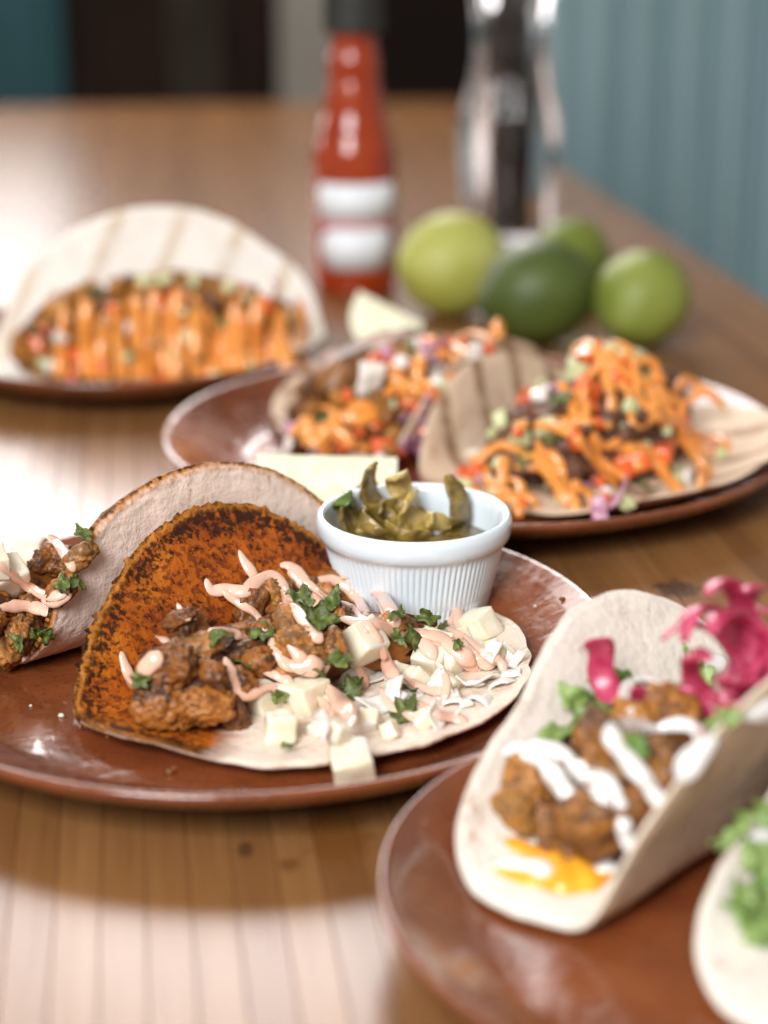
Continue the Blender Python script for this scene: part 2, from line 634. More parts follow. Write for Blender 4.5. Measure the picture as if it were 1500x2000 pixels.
def flake_mesh(w, h, th, seed, mat, bend=.3, name='onion_flake'):
    rnd = random.Random(seed)
    c = [(w / 2, h / 2), (-w / 2, h / 2), (-w / 2, -h / 2), (w / 2, -h / 2)]
    c = [(x * rnd.uniform(.7, 1.2), y * rnd.uniform(.7, 1.2)) for x, y in c]
    out = []
    for i in range(4):
        a, b = c[i], c[(i + 1) % 4]
        for q in range(5):
            t = q / 5
            out.append((a[0] + (b[0] - a[0]) * t, a[1] + (b[1] - a[1]) * t))
    return sheet_mesh(out, th, mat, bend=bend, seed=seed, rough=.2, name=name)


def catmull(pts, step):
    out = []
    n = len(pts)
    for i in range(n - 1):
        p0, p1, p2, p3 = pts[max(i - 1, 0)], pts[i], pts[i + 1], pts[min(i + 2, n - 1)]
        k = max(2, int(math.dist(p1, p2) / step))
        for q in range(k):
            t = q / k
            out.append(tuple(.5 * (2 * b + (c - a) * t + (2 * a - 5 * b + 4 * c - d) * t * t + (3 * b - a - 3 * c + d) * t ** 3)
                             for a, b, c, d in zip(p0, p1, p2, p3)))
    out.append(tuple(pts[-1]))
    return out


def tube_mesh(P, Nn, rad, mat, name, segs=12, flat=.52):
    n = len(P)
    vs, fs = [], []
    for i in range(n):
        t = (P[min(i + 1, n - 1)] - P[max(i - 1, 0)])
        if t.length < 1e-9:
            t = Vector((1, 0, 0))
        t.normalize()
        nn = Nn[i] - t * Nn[i].dot(t)
        if nn.length < 1e-6:
            nn = t.orthogonal()
        nn.normalize()
        bb = t.cross(nn)
        for k in range(segs):
            a = 2 * PI * k / segs
            vs.append(P[i] + (bb * math.cos(a) + nn * math.sin(a) * flat) * rad[i])
    for i in range(n - 1):
        for k in range(segs):
            k2 = (k + 1) % segs
            fs.append((i * segs + k, i * segs + k2, (i + 1) * segs + k2, (i + 1) * segs + k))
    fs.append(tuple(range(segs))[::-1])
    fs.append(tuple((n - 1) * segs + k for k in range(segs)))
    return mesh(name, vs, fs, mat)


def drizzle(T, pts, w, mat, name='sauce_drizzle', seed=0, step=5, win=4, lift=.20, tip0=1., tip1=1.):
    """lays a strand of sauce of width w photo pixels over whatever of T lies under the pixel path"""
    path = catmull(pts, step)
    hits = []
    for x, y in path:
        h = T.cast(x, y)
        hits.append(h)
    good = [i for i, h in enumerate(hits) if h]
    if len(good) < 3:
        return None
    ts = []
    for i in range(len(path)):
        j = min(good, key=lambda g: abs(g - i))
        ts.append((hits[j][2], hits[j][1]))
    n = len(path)
    P, Nn, R = [], [], []
    sm = []
    for i in range(n):
        lo, hi = max(0, i - win), min(n, i + win + 1)
        a = sum(ts[k][0] for k in range(lo, hi)) / (hi - lo)
        sm.append(min(a, ts[i][0] + .0005))
    for i in range(n):
        lo, hi = max(0, i - 3), min(n, i + 4)
        t = sum(sm[lo:hi]) / (hi - lo)
        nn = Vector()
        for k in range(lo, hi):
            nn += ts[k][1]
        nn = (nn.normalized() + Vector((0, -.25, .5))).normalized()
        r = w * .5 * t / F
        f = i / (n - 1)
        e = min(1, (f * n * step) / (w * 1.3 * tip0) if tip0 else 1, ((1 - f) * n * step) / (w * .6 * tip1) if tip1 else 1)
        rr = r * (.98 + .42 * noise.noise(Vector((i * .09, seed * 1.7, .3))) + .22 * noise.noise(Vector((i * .25, seed * 2.7, .7)))) * max(.10, max(e, 0.) ** .6)
        P.append(EYE + ray(*path[i]) * t + nn * rr * lift)
        Nn.append(nn)
        R.append(rr)
    me = tube_mesh(P, Nn, R, mat, name)
    return T.add(name, me)


def orient(nor, spin, tilt=0., seed=0):
    q = nor.to_track_quat('Z', 'Y')
    r = random.Random(seed)
    return q @ Euler((r.uniform(-tilt, tilt), r.uniform(-tilt, tilt), spin)).to_quaternion()


# ------------------------------------------------------------------ tortillas


def tortilla(T, C, R, ang, mat, v0, th0, rb0=.012, curl0=0., v1=None, th1=0., rb1=.012, curl1=0., nr=40, na=150, seed=0, thick=.0022,
             wob=.015, crumb=0., lift=0., wave=.0012, twist=0., on=None, cut=(), name='tortilla'):
    """a round sheet folded along lines parallel to ang; the wall rises left of the fold line (v > v0), a second one where v < v1"""
    eu = Vector((math.cos(ang), math.sin(ang), 0))
    ev = Vector((-math.sin(ang), math.cos(ang), 0))
    ez = Vector((0, 0, 1))

    def arm(s, rb, th, curl):
        ph = min(s / rb, th)
        h, z, a = rb * math.sin(ph), rb * (1 - math.cos(ph)), ph
        s -= rb * th
        if s > 0:
            n = 8
            ds = s / n
            for _ in range(n):
                a += curl * ds
                h += math.cos(a) * ds
                z += math.sin(a) * ds
        return h, z, a

    def mid(u, v):
        f0 = v0 + twist * u
        if v > f0:
            h, z, a = arm(v - f0, rb0, th0, curl0)
            return eu * u + ev * (f0 + h) + ez * z, (-math.sin(a) * ev + math.cos(a) * ez), a / max(th0, .01)
        if v1 is not None and v < v1:
            h, z, a = arm(v1 - v, rb1, th1, curl1)
            return eu * u + ev * (v1 - h) + ez * z, (math.sin(a) * ev + math.cos(a) * ez), a / max(th1, .01)
        return eu * u + ev * v, ez.copy(), 0.
    rings = []
    for i in range(nr + 1):
        f = i / nr
        rings.append(1 - (1 - f) ** 1.5 if f > 0 else 0)
    top, bot = [], []
    A = {'tuv': [], 'rim': [], 'side': [], 'wall': []}
    vs = []
    data = []
    for i, f in enumerate(rings):
        for k in range(na if i else 1):
            a = 2 * PI * k / na
            w = 1 + wob * noise.noise(Vector((math.cos(a) * 1.6, math.sin(a) * 1.6, seed))) + wob * .35 * noise.noise(Vector((math.cos(a) * 7, math.sin(a) * 7, seed + 4)))
            for a0, dr, wd in cut:
                da = (a - RAD(a0) + PI) % (2 * PI) - PI
                w += dr * math.exp(-(da / RAD(wd)) ** 2)
            r = R * f * (1 + (w - 1) * f)
            u, v = r * math.cos(a), r * math.sin(a)
            p, n, wl = mid(u, v)
            q = Vector((u * 34, v * 34, seed))
            p = p + n * (wave * noise.noise(q) * (1 if p.z > .003 else .5) + .00025 * noise.noise(q * 7))
            if wl == 0:
                p.z += lift * max(0, f - .6) ** 2 * (1 + .8 * noise.noise(Vector((math.cos(a) * 2, math.sin(a) * 2, seed + 9))))
            c = 0
            if crumb and f > .93 and wl > .3:
                c = crumb * max(0, noise.noise(Vector((u * 420, v * 420, seed)))) * 1.6
            if on:
                kk = math.hypot(C.x + p.x - on[0][0], C.y + p.y - on[0][1]) / on[1]
                for (k0, z0), (k1, z1) in zip(PLATE_IN + [(1., .0205)], PLATE_IN[1:] + [(1., .0205), (9., .0205)]):
                    if k0 <= kk <= k1:
                        p.z += z0 + (z1 - z0) * (kk - k0) / (k1 - k0) - .0040
                        break
            data.append((p + n * 0, n, u, v, f, wl, c))
    nv = len(data)
    for s in (1, -1):
        for p, n, u, v, f, wl, c in data:
            t = thick * (1 if f < .98 else .55)
            vs.append(C + p + n * (s * (t / 2) + s * c * .6) + n * 0 + (p.normalized() * c * .5 if c else Vector()))
            A['tuv'].append((u, v, 0))
            A['rim'].append(f)
            A['side'].append(1. if s > 0 else 0.)
            A['wall'].append(min(wl, 1.) if wl > 0 else 0.)
    fs = []

    def idx(i, k):
        return 0 if i == 0 else 1 + (i - 1) * na + k % na
    for b, flip in ((0, False), (nv, True)):
        for i in range(nr):
            for k in range(na):
                f = (idx(0, 0), idx(1, k), idx(1, k + 1)) if i == 0 else (idx(i, k), idx(i + 1, k), idx(i + 1, k + 1), idx(i, k + 1))
                f = tuple(x + b for x in f)
                fs.append(f[::-1] if flip else f)
    for k in range(na):
        fs.append((idx(nr, k), idx(nr, k) + nv, idx(nr, k + 1) + nv, idx(nr, k + 1)))
    base = Vector((0, 0, 0)) if not T.root else Vector(T.root.location)
    me = mesh(name, [v - base for v in vs], fs, mat, attrs=A)
    return T.add(name, me, base)


def mound(T, C, half, ang, mat, seed, name='meat_filling', sub=4, rough=.6):
    return T.add(name, lump(half, seed, mat, sub, rough, name), C, Euler((0, 0, ang)).to_quaternion())


def pile(T, poly, n, kinds, seed, sink=.3, minpx=None):
    """scatter pieces over the pixel polygon, each lying on what is already there"""
    rnd = random.Random(seed)
    xs, ys = [p[0] for p in poly], [p[1] for p in poly]

    def inside(x, y):
        c = False
        j = len(poly) - 1
        for i in range(len(poly)):
            (x1, y1), (x2, y2) = poly[i], poly[j]
            if (y1 > y) != (y2 > y) and x < (x2 - x1) * (y - y1) / (y2 - y1) + x1:
                c = not c
            j = i
        return c
    done = 0
    guard = 0
    while done < n and guard < n * 30:
        guard += 1
        x, y = rnd.uniform(min(xs), max(xs)), rnd.uniform(min(ys), max(ys))
        if not inside(x, y):
            continue
        h = T.cast(x, y)
        if not h:
            continue
        kind = rnd.choices([k[0] for k in kinds], [k[1] for k in kinds])[0]
        piece(T, kind, x, y, None, rnd.random() * 1000, sink=sink, hit=h)
        done += 1


SHARP = 4


def piece(T, kind, x, y, size=None, seed=0, sink=.3, hit=None, spin=None, label=None, sub=3):
    """one piece of filling lying on what T has under the photo pixel (x, y)"""
    h = hit or T.cast(x, y)
    if not h:
        return None
    loc, nor, t = h
    rnd = random.Random(seed)
    sp = rnd.uniform(0, 6.28) if spin is None else spin
    mm = t / F
    if kind in ('meat', 'meat_spiced', 'meat_dark'):
        s = size or rnd.uniform(30, 50)
        a = s * .5 * mm
        half = (a * rnd.uniform(1., 1.4), a * rnd.uniform(.7, .95), a * rnd.uniform(.6, .9))
        me = lump(half, seed, M[kind], sub + (1 if sub == 4 and s > 82 else 0), 1., 'meat_chunk')
        return T.add('meat_chunk', me, loc + nor * a * (1 - sink * 2) * .7, orient(nor, sp, .7, seed), label=label)
    if kind == 'cube':
        s = (size or 50) * mm
        me = cube_mesh((s * rnd.uniform(.9, 1.1), s * rnd.uniform(.85, 1.1), s * rnd.uniform(.8, 1.)), seed, M['cube'], name='cheese_cube')
        return T.add('cheese_cube', me, loc + nor * s * .35, orient(nor, sp, .5, seed))
    if kind in ('tomato', 'guac', 'white_dice'):
        s = (size or rnd.uniform(17, 32)) * mm
        m = {'tomato': 'tomato', 'guac': 'guac', 'white_dice': 'onion'}[kind]
        nm = {'tomato': 'tomato_dice', 'guac': 'avocado_dice', 'white_dice': 'onion_dice'}[kind]
        me = cube_mesh((s * rnd.uniform(.8, 1.3), s * rnd.uniform(.8, 1.1), s * rnd.uniform(.5, .9)), seed, M[m], bevel=s * .14, warp=.16, name=nm)
        return T.add(nm, me, loc + nor * s * .25, orient(nor, sp, .6, seed))
    if kind in ('leaf', 'lettuce'):
        s = (size or rnd.uniform(30, 55)) * mm
        nm = 'cilantro_leaf' if kind == 'leaf' else 'lettuce_shred'
        me = leaf_mesh(s, seed, M[kind], nm)
        nn = (nor + Vector((0, -.35, .35))).normalized()
        return T.add(nm, me, loc + nn * (.0012 + s * .10), orient(nn, sp, .45, seed), solid=False)
    if kind in ('flake', 'purple'):
        s = (size or rnd.uniform(40, 70)) * mm
        nm = 'onion_flake' if kind == 'flake' else 'red_onion_slice'
        me = flake_mesh(s, s * rnd.uniform(.45, .75), .0012, seed, M['onion' if kind == 'flake' else 'purple_onion'], rnd.uniform(-.5, .5), nm)
        return T.add(nm, me, loc + nor * .0015, orient(nor, sp, .35, seed))


# ================================================================== THE SETTING
TA = math.atan2(.079, .6076)                     # the table runs a little to the left of the view
tx, ty = Vector((math.cos(TA), math.sin(TA), 0)), Vector((-math.sin(TA), math.cos(TA), 0))
edge = at(1500, 590)
RE = edge.dot(tx)                                # right edge of the table, across
FAR = at(300, 205).dot(ty)
table = empty('dining_table', 'long oiled wood table made of narrow staves, under all the plates', 'table', (0, 0, 0))
table.rotation_euler = (0, 0, TA)
TB = Thing()
STAVE, TH = .0125, .035
rnd = random.Random(5)


def stave_mesh(x0, x1, y0, y1):
    g = .00014
    pr = [(x0, -TH), (x0, -g * 1.6), (x0 + g, 0), (x1 - g, 0), (x1, -g * 1.6), (x1, -TH)]
    vs = [(x, y0, z) for x, z in pr] + [(x, y1, z) for x, z in pr]
    fs = [(i, (i + 1) % 6, (i + 1) % 6 + 6, i + 6) for i in range(6)] + [tuple(range(6))[::-1], tuple(range(6, 12))]
    return mesh('stave', [(x - (x0 + x1) / 2, y, z) for x, y, z in vs], fs, M['wood'], smooth=False)


nst = 74
sm = stave_mesh(0, STAVE - .00012, -.35, FAR)
for i in range(nst):
    o = bpy.data.objects.new('stave', sm)
    COL.objects.link(o)
    o.parent = table
    o.location = (RE - STAVE * (i + .5), 0, -.00002 * rnd.random())

fl = Thing()
o = fl.add('floor', mesh('floor', [(-4, -2, -.75), (4, -2, -.75), (4, 5, -.75), (-4, 5, -.75)], [(0, 1, 2, 3)], M['floor']), solid=False)
o['kind'] = 'structure'


def box(name, lo, hi, mat, bev=.004):
    b = bmesh.new()
    bmesh.ops.create_cube(b, size=1)
    for v in b.verts:
        v.co = Vector([l + (h - l) * (c + .5) for c, l, h in zip(v.co, lo, hi)])
    bmesh.ops.bevel(b, geom=b.edges[:], offset=bev, segments=2, affect='EDGES')
    b.verts.index_update()
    me = mesh(name, [v.co.copy() for v in b.verts], [tuple(v.index for v in f.verts) for f in b.faces], mat, smooth=False)
    b.free()
    return me


BY = 3.05                                        # back wall


def bx(px, y=BY):
    """world x seen at photo column px at distance y"""
    w = y * math.cos(PITCH) + .2 * math.sin(PITCH)
    return (px - 750) / F * w


o = fl.add('back_wall', box('back_wall', (-3.2, BY + .06, -.75), (1.6, BY + .2, 2.6), M['dark_wall']), solid=False)
o['kind'] = 'structure'
p = empty('cupboard_door', 'dark teal painted door at the far left behind the table', 'door', (bx(40), BY, -.75))
Thing(p).add('door_panel', box('door_panel', (bx(-420), BY - .02, -.74), (bx(122), BY + .058, 1.6), M['teal_paint']), solid=False)
for x0, x1 in ((-380, -160), (-130, 90)):
    Thing(p).add('raised_panel', box('raised_panel', (bx(x0), BY - .034, -.6), (bx(x1), BY - .0215, 1.5), M['teal_paint'], .008), solid=False)
p = empty('board_cladding', 'dark brown vertical boards on the back wall, left of the pale post', 'cladding', (bx(330), BY, -.75))
for i in range(8):
    a, b = 128 + i * 50, 128 + (i + 1) * 50
    Thing(p).add('board', box('board', (bx(a) + .001, BY + .01 + .004 * (i % 2), -.74), (bx(b) - .001, BY + .058, 1.6),
                              M['dark_board_grey' if i in (4, 5) else 'dark_board']), solid=False)
p = tag(fl.add('post', box('post', (bx(545), BY - .03, -.74), (bx(672), BY + .058, 1.6), M['pale_post'], .01), solid=False),
        'pale grey post standing on the back wall, beside the sauce bottle', 'post')

# corrugated sheet on the right
cs = empty('corrugated_panel', 'pale teal corrugated metal sheet at the right, behind the table edge', 'wall panel', (0, 0, 0))
p0, p1 = Vector((.16, 2.22, 0)), Vector((.80, 1.80, 0))
dv = (p1 - p0)
LEN = dv.length
dv.normalize()
nv_ = Vector((dv.y, -dv.x, 0))
NP = 14
vs, fs = [], []
nx = NP * 14
for s in (0, 1):
    for z in (-.7, -.35, 0, .2):
        for i in range(nx + 1):
            f = i / nx
            a = f * NP * 2 * PI
            d = -.0200 * math.sin(a) + .003 * math.sin(3 * a)
            q = p0 + dv * (LEN * f) + nv_ * (d - s * .0012)
            vs.append((q.x, q.y, z))
row = nx + 1
for s in (0, 1):
    for r in range(3):
        for i in range(nx):
            k = s * 4 * row + r * row + i
            f = (k, k + 1, k + row + 1, k + row)
            fs.append(f if s == 0 else f[::-1])
Thing(cs).add('metal_sheet', mesh('metal_sheet', vs, fs, M['tin']), solid=False)
Thing(cs).add('top_rail', box('top_rail', (.62, 2.2, .2), (.9, 2.25, .24), M['tin']), solid=False) if False else None

# ================================================================== PLATES


PLATE_IN = [(0, .0040), (.30, .0040), (.60, .0041), (.70, .0043), (.74, .0048), (.78, .0064), (.84, .0100), (.90, .0140), (.95, .0178)]


def plate(c, r, h, label):
    prof = [(k * r, z) for k, z in PLATE_IN] + [(.985 * r, h - .0002), (.998 * r, h - .0006), (r, h - .0022), (.985 * r, h - .0050),
            (.93 * r, h - .0095), (.84 * r, .0062), (.75 * r, .0020), (.70 * r, .0003), (.66 * r, .0), (.64 * r, .0012), (.3 * r, .0013), (0, .0013)]
    pr = smooth_prof(prof, 5)
    pr = [(max(a, 0), b) for a, b in pr]
    vs, fs = lathe(pr, 160)
    off = Vector((c[0] * 30, c[1] * 30, 0))
    vs = [Vector(v) for v in vs]
    for v in vs:
        k = math.hypot(v.x, v.y) / r
        v.z += .0007 * k * noise.noise(v * 14 + off)
    me = mesh('dinner_plate', vs, fs, M['glaze'])
    t = Thing()
    o = t.add('dinner_plate', me, (c[0], c[1], 0))
    tag(o, label, 'plate', 'glazed terracotta plates on the table')
    return t


P1C, P2C, P3C, P4C = (-.048, .624), (.044, .887), (-.150, 1.084), (.1035, .4490)
plate1 = plate(P1C, .1286, .0205, 'glazed terracotta plate in focus holding the white ramekin and two tacos')
plate2 = plate(P2C, .150, .0205, 'glazed terracotta plate behind the white ramekin, holding two orange drizzled tacos')
plate3 = plate(P3C, .116, .0205, 'glazed terracotta plate at the far left under the single large white tortilla')
plate4 = plate(P4C, .105, .0205, 'glazed terracotta plate nearest the camera under the pink onion taco')

# ================================================================== TACO ONE (in focus)
C1 = Vector((-.030, .6186, .0062))
T1 = Thing(empty('taco', 'open taco with charred orange tortilla, browned meat, white cubes and pink sauce, in focus', 'taco', C1,
                 'open tacos on the plates'))
A1 = RAD(37)
tortilla(T1, C1, .080, A1, M['tort_main'], v0=.017, th0=RAD(62), rb0=.014, curl0=-5.0, nr=70, na=300, seed=3, wob=.05, crumb=.0030, lift=.02, thick=.0021, twist=.16, on=(P1C, .1286), cut=((138, -.075, 22), (178, .06, 16), (50, -.05, 20), (-12, .06, 25), (-75, -.03, 20)))
mound(T1, at(560, 1275, .016), (.050, .015, .012), A1 * .55, M['meat'], 2, rough=.8)
mound(T1, at(380, 1360, .014), (.018, .014, .013), .3, M['meat'], 5, rough=.8)
for i, (x, y, s) in enumerate([
        (325, 1375, 88), (405, 1375, 74), (455, 1405, 62), (335, 1310, 84), (410, 1320, 66), (368, 1245, 78), (395, 1270, 60), (355, 1215, 52),
        (480, 1195, 66), (530, 1175, 78), (565, 1240, 80), (515, 1235, 60), (600, 1265, 74), (620, 1190, 70), (660, 1150, 66), (655, 1215, 70),
        (700, 1135, 58), (745, 1150, 60), (735, 1195, 66), (790, 1160, 54), (800, 1195, 66), (840, 1185, 56), (700, 1235, 52), (760, 1225, 54),
        (500, 1300, 64), (555, 1315, 66), (610, 1320, 56), (470, 1330, 50), (650, 1265, 50), (580, 1150, 54)]):
    piece(T1, 'meat', x, y, s * 1.15, 11 + i, sink=.32, sub=SHARP)
for i, (x, y, s, sp) in enumerate([(706, 1262, 66, .3), (690, 1322, 60, .9), (838, 1302, 72, .2), (880, 1310, 50, 1.1), (592, 1382, 66, .5),
                                   (505, 1385, 62, .1), (680, 1482, 70, .05), (548, 1442, 56, .7), (940, 1240, 56, .6), (770, 1300, 44, 1.2),
                                   (905, 1238, 34, .4), (640, 1372, 44, .4), (990, 1290, 36, .2), (655, 1440, 40, .6), (760, 1440, 34, .9), (620, 1435, 30, .3), (830, 1420, 32, .5), (720, 1420, 40, .8),
                                   (930, 1300, 44, .1), (870, 1350, 40, 1.3), (800, 1330, 46, .6), (955, 1275, 34, .9)]):
    piece(T1, 'cube', x, y, s * 1.08, 40 + i, spin=sp)
for i, (x, y, s) in enumerate([(950, 1332, 84), (800, 1352, 76), (742, 1385, 84), (880, 1368, 70), (985, 1285, 66), (700, 1420, 70), (860, 1340, 60),
                               (770, 1345, 66), (640, 1420, 60), (905, 1375, 60), (840, 1400, 60), (730, 1330, 60), (960, 1270, 44), (1000, 1320, 60), (975, 1340, 54), (940, 1370, 58), (915, 1345, 54), (1005, 1285, 40), (880, 1410, 44)]):
    piece(T1, 'flake', x, y, s, 70 + i)
for i, (w, pts) in enumerate([
        (20, [(466, 1074), (476, 1096), (492, 1120), (502, 1138)]),
        (25, [(402, 1130), (412, 1154), (445, 1152), (478, 1156), (502, 1136), (532, 1124), (552, 1144), (562, 1172), (580, 1205)]),
        (25, [(538, 1108), (562, 1106), (590, 1136), (610, 1164), (628, 1190)]),
        (22, [(568, 1178), (590, 1208), (608, 1232), (630, 1256)]),
        (18, [(346, 1176), (354, 1194), (372, 1212)]),
        (26, [(236, 1272), (246, 1306), (266, 1342), (286, 1306), (318, 1276)]),
        (22, [(405, 1232), (440, 1233), (476, 1248)]),
        (18, [(302, 1242), (318, 1248), (330, 1258)]),
        (22, [(440, 1284), (450, 1318), (470, 1354), (498, 1350), (532, 1344), (542, 1364)]),
        (28, [(526, 1238), (542, 1272), (566, 1300), (604, 1288), (628, 1302), (600, 1318)]),
        (22, [(508, 1306), (540, 1320), (574, 1336)]),
        (24, [(612, 1134), (648, 1134), (682, 1150), (704, 1182), (716, 1214)]),
        (22, [(664, 1130), (692, 1124), (722, 1148), (746, 1178), (764, 1218)]),
        (24, [(690, 1156), (738, 1160), (762, 1194), (776, 1228)]),
        (24, [(742, 1124), (780, 1130), (810, 1158), (834, 1182), (876, 1182), (884, 1208), (874, 1228)]),
        (20, [(820, 1146), (846, 1150), (868, 1176), (892, 1192), (896, 1228)]),
        (22, [(664, 1206), (700, 1218), (742, 1222), (772, 1236), (826, 1240), (862, 1266)]),
        (28, [(812, 1238), (866, 1250), (900, 1280), (934, 1312)]),
        (26, [(872, 1226), (918, 1262), (946, 1296), (968, 1298)]),
        (30, [(636, 1346), (664, 1376), (686, 1404), (684, 1424)]),
        (24, [(744, 1344), (762, 1378), (800, 1398), (818, 1412)]),
        (26, [(818, 1370), (852, 1394), (888, 1404), (916, 1412)]),
        (22, [(560, 1258), (584, 1282), (600, 1300)]),
        (22, [(752, 1262), (758, 1302), (778, 1330)]),
        (20, [(690, 1290), (708, 1326), (704, 1352)]), (16, [(850, 1290), (872, 1330), (866, 1370)]), (18, [(905, 1240), (940, 1270), (975, 1290), (985, 1315)]),
        (15, [(780, 1320), (830, 1345), (872, 1352)]), (14, [(620, 1360), (650, 1400), (640, 1430)]), (16, [(700, 1200), (740, 1250), (750, 1290)]),
        (44, [(862, 1256), (890, 1272), (928, 1300)]), (42, [(640, 1336), (662, 1370), (688, 1412)]), (40, [(556, 1296), (590, 1302), (632, 1296)]), (34, [(800, 1240), (830, 1262), (850, 1290)]),
        (14, [(430, 1150), (470, 1180), (500, 1200), (520, 1235)]), (14, [(590, 1130), (640, 1170), (690, 1190), (720, 1240)])]):
    drizzle(T1, pts, w * 1.2, M['sauce_pink'], seed=i)
for i, (x, y, s) in enumerate([(583, 1182, 56), (618, 1196, 70), (650, 1180, 66), (612, 1222, 60), (640, 1210, 50), (512, 1246, 58), (535, 1238, 40), (482, 1300, 50),
                               (775, 1208, 48), (800, 1248, 56), (832, 1212, 44), (772, 1242, 40), (660, 1290, 50), (616, 1324, 48), (690, 1360, 66),
                               (672, 1352, 40), (788, 1404, 60), (804, 1384, 44), (892, 1262, 34), (864, 1228, 26), (550, 1356, 34), (566, 1470, 36),
                               (276, 1326, 40), (424, 1252, 44), (800, 1336, 36), (600, 1168, 44)]):
    piece(T1, 'leaf', x, y, s * 1.12, 100 + i)

# ================================================================== TACO TWO (left)
C2 = Vector((-.0850, .688, .0062))
T2 = Thing(empty('taco', 'taco at left edge with pale outer tortilla wall and charred rim', 'taco', C2, 'open tacos on the plates'))
tortilla(T2, C2, .080, RAD(52 + 180), M['tort_second'], v0=.008, th0=RAD(88), rb0=.020, curl0=5, twist=-.14, cut=((-90, -.46, 50),), nr=60, na=260, seed=8, wob=.02, crumb=.0010, thick=.0024, lift=.02, on=(P1C, .1286))
mound(T2, at(20, 1190, .02), (.04, .016, .014), RAD(50), M['meat'], 12)
for i, (x, y, s) in enumerate([(95, 1112, 92), (35, 1232, 96), (150, 1085, 56), (0, 1190, 70), (60, 1180, 60), (-40, 1220, 90), (120, 1150, 60), (10, 1270, 70)]):
    piece(T2, 'meat', x, y, s, 140 + i, sink=.28, sub=SHARP)
for i, (x, y, s) in enumerate([(36, 1100, 54), (8, 1140, 70), (-20, 1110, 60)]):
    piece(T2, 'cube', x, y, s, 160 + i)
for i, (w, pts) in enumerate([(24, [(-10, 1092), (28, 1126), (60, 1150), (100, 1166), (136, 1154)]), (22, [(76, 1064), (98, 1050), (124, 1078), (146, 1118)]),
                              (26, [(-10, 1190), (48, 1184), (104, 1198)]), (20, [(80, 1172), (110, 1176), (140, 1160)])]):
    drizzle(T2, pts, w, M['sauce_pink'], seed=60 + i)
for i, (x, y, s) in enumerate([(150, 1052, 60), (130, 1062, 50), (168, 1046, 50), (144, 1136, 48), (124, 1144, 44), (66, 1246, 48), (86, 1238, 44), (46, 1256, 40)]):
    piece(T2, 'leaf', x, y, s, 180 + i)

# ================================================================== RAMEKIN
rc = at(808, 1184, .0045)
RR, RH = .0372, .0385
prof = [(0, .0), (.0255, .0), (.0272, .0004), (.0285, .0018), (.0290, .004)]
prof += [(.0290 + (.0345 - .0290) * i / 14, .004 + (.0245 - .004) * i / 14) for i in range(1, 15)]
prof += [(.0352, .0250), (.0364, .0262), (.0371, .0282), (RR, .0305), (.0368, .0325), (.0358, .0335), (.0345, .0332), (.0336, .0318), (.0332, .029),
         (.0318, .018), (.0300, .008), (.0280, .0050), (.0240, .0042), (0, .0042)]


def flute(r, z, a, j):
    if 3 <= j <= 18:
        e = min(1, (j - 3) / 2, (18 - j) / 2)
        return r - .00085 * e * (1 - abs(math.sin(a * 46))) ** 1.3
    return r


prof = [(r, z * RH / .0335) for r, z in prof]
vs, fs = lathe(prof, 46 * 2 * 8, flute)
RK = Thing()
o = RK.add('ramekin', mesh('ramekin', vs, fs, M['porcelain']), rc)
tag(o, 'small white fluted ramekin on the plate, filled with green pickled peppers', 'ramekin')


def pepper(label, x, y, z, rot, r, h, arc, mat, seed, wall=.0015):
    """a curled strip or ring cut from a pickled pepper"""
    n = 36
    vs, fs = [], []
    for i in range(n + 1):
        a = arc * (i / n - .5)
        rr = r * (1 + .22 * noise.noise(Vector((math.cos(a) * 1.6, math.sin(a) * 1.6, seed))) + .07 * noise.noise(Vector((a * 3.5, seed, 1.))))
        hh = h * (1 + .35 * noise.noise(Vector((a, seed, 2.)))) * (.35 + .65 * min(1, 6 * min(i, n - i) / n + .1))
        bend = .25 * h * noise.noise(Vector((a * .8, seed, 5.)))
        sec = [(wall / 2, -hh / 2), (wall / 2, hh / 2), (wall * .2, hh / 2 + wall * .3), (-wall / 2, hh / 2), (-wall / 2, -hh / 2), (-wall * .2, -hh / 2 - wall * .3)]
        for d, zz in sec:
            vs.append(((rr + d) * math.cos(a), (rr + d) * math.sin(a), zz + bend))
    for i in range(n):
        for k in range(6):
            k2 = (k + 1) % 6
            fs.append((i * 6 + k, (i + 1) * 6 + k, (i + 1) * 6 + k2, i * 6 + k2))
    fs += [tuple(range(6)), tuple(n * 6 + k for k in range(6))[::-1]]
    o = RK.add('pepper_slice', mesh('pepper_slice', vs, fs, M[mat]), at(x, y, z), Euler(rot).to_quaternion(), solid=False)
    tag(o, label, 'pepper slice', 'pickled pepper slices in the ramekin')


zr = rc.z + .0045
pepper('tall olive pepper strip standing highest in the ramekin', 775, 965, zr + .036, (1.35, .15, 2.6), .013, .010, 2.2, 'pickle', 1)
pepper('thin yellow pepper strip leaning against the tallest strip', 800, 985, zr + .033, (1.2, -.3, 1.9), .012, .009, 1.9, 'pickle_pale', 2)
pepper('broad dark pepper slice left of the tallest strip', 735, 1000, zr + .030, (1.25, .3, 3.0), .013, .013, 1.8, 'pickle', 3)
pepper('pale pepper slice lying at the right side of the ramekin', 850, 1010, zr + .031, (1.0, .2, 2.4), .013, .012, 1.7, 'pickle_pale', 4)
pepper('dark olive pepper slice curved along the back of the ramekin', 850, 985, zr + .028, (1.5, .1, -.9), .014, .009, 2.4, 'pickle', 5)
pepper('green pepper slice at the left inside wall of the ramekin', 690, 1010, zr + .028, (1.0, -.5, 2.4), .009, .008, 3.0, 'pickle_green', 6)
pepper('yellow pepper strip at the far left of the ramekin', 708, 1000, zr + .030, (1.3, .3, 2.2), .010, .009, 2.2, 'pickle_pale', 7)
pepper('flat pepper ring low in the middle of the ramekin', 790, 1020, zr + .026, (.3, .3, .4), .011, .006, 5.6, 'pickle', 8)
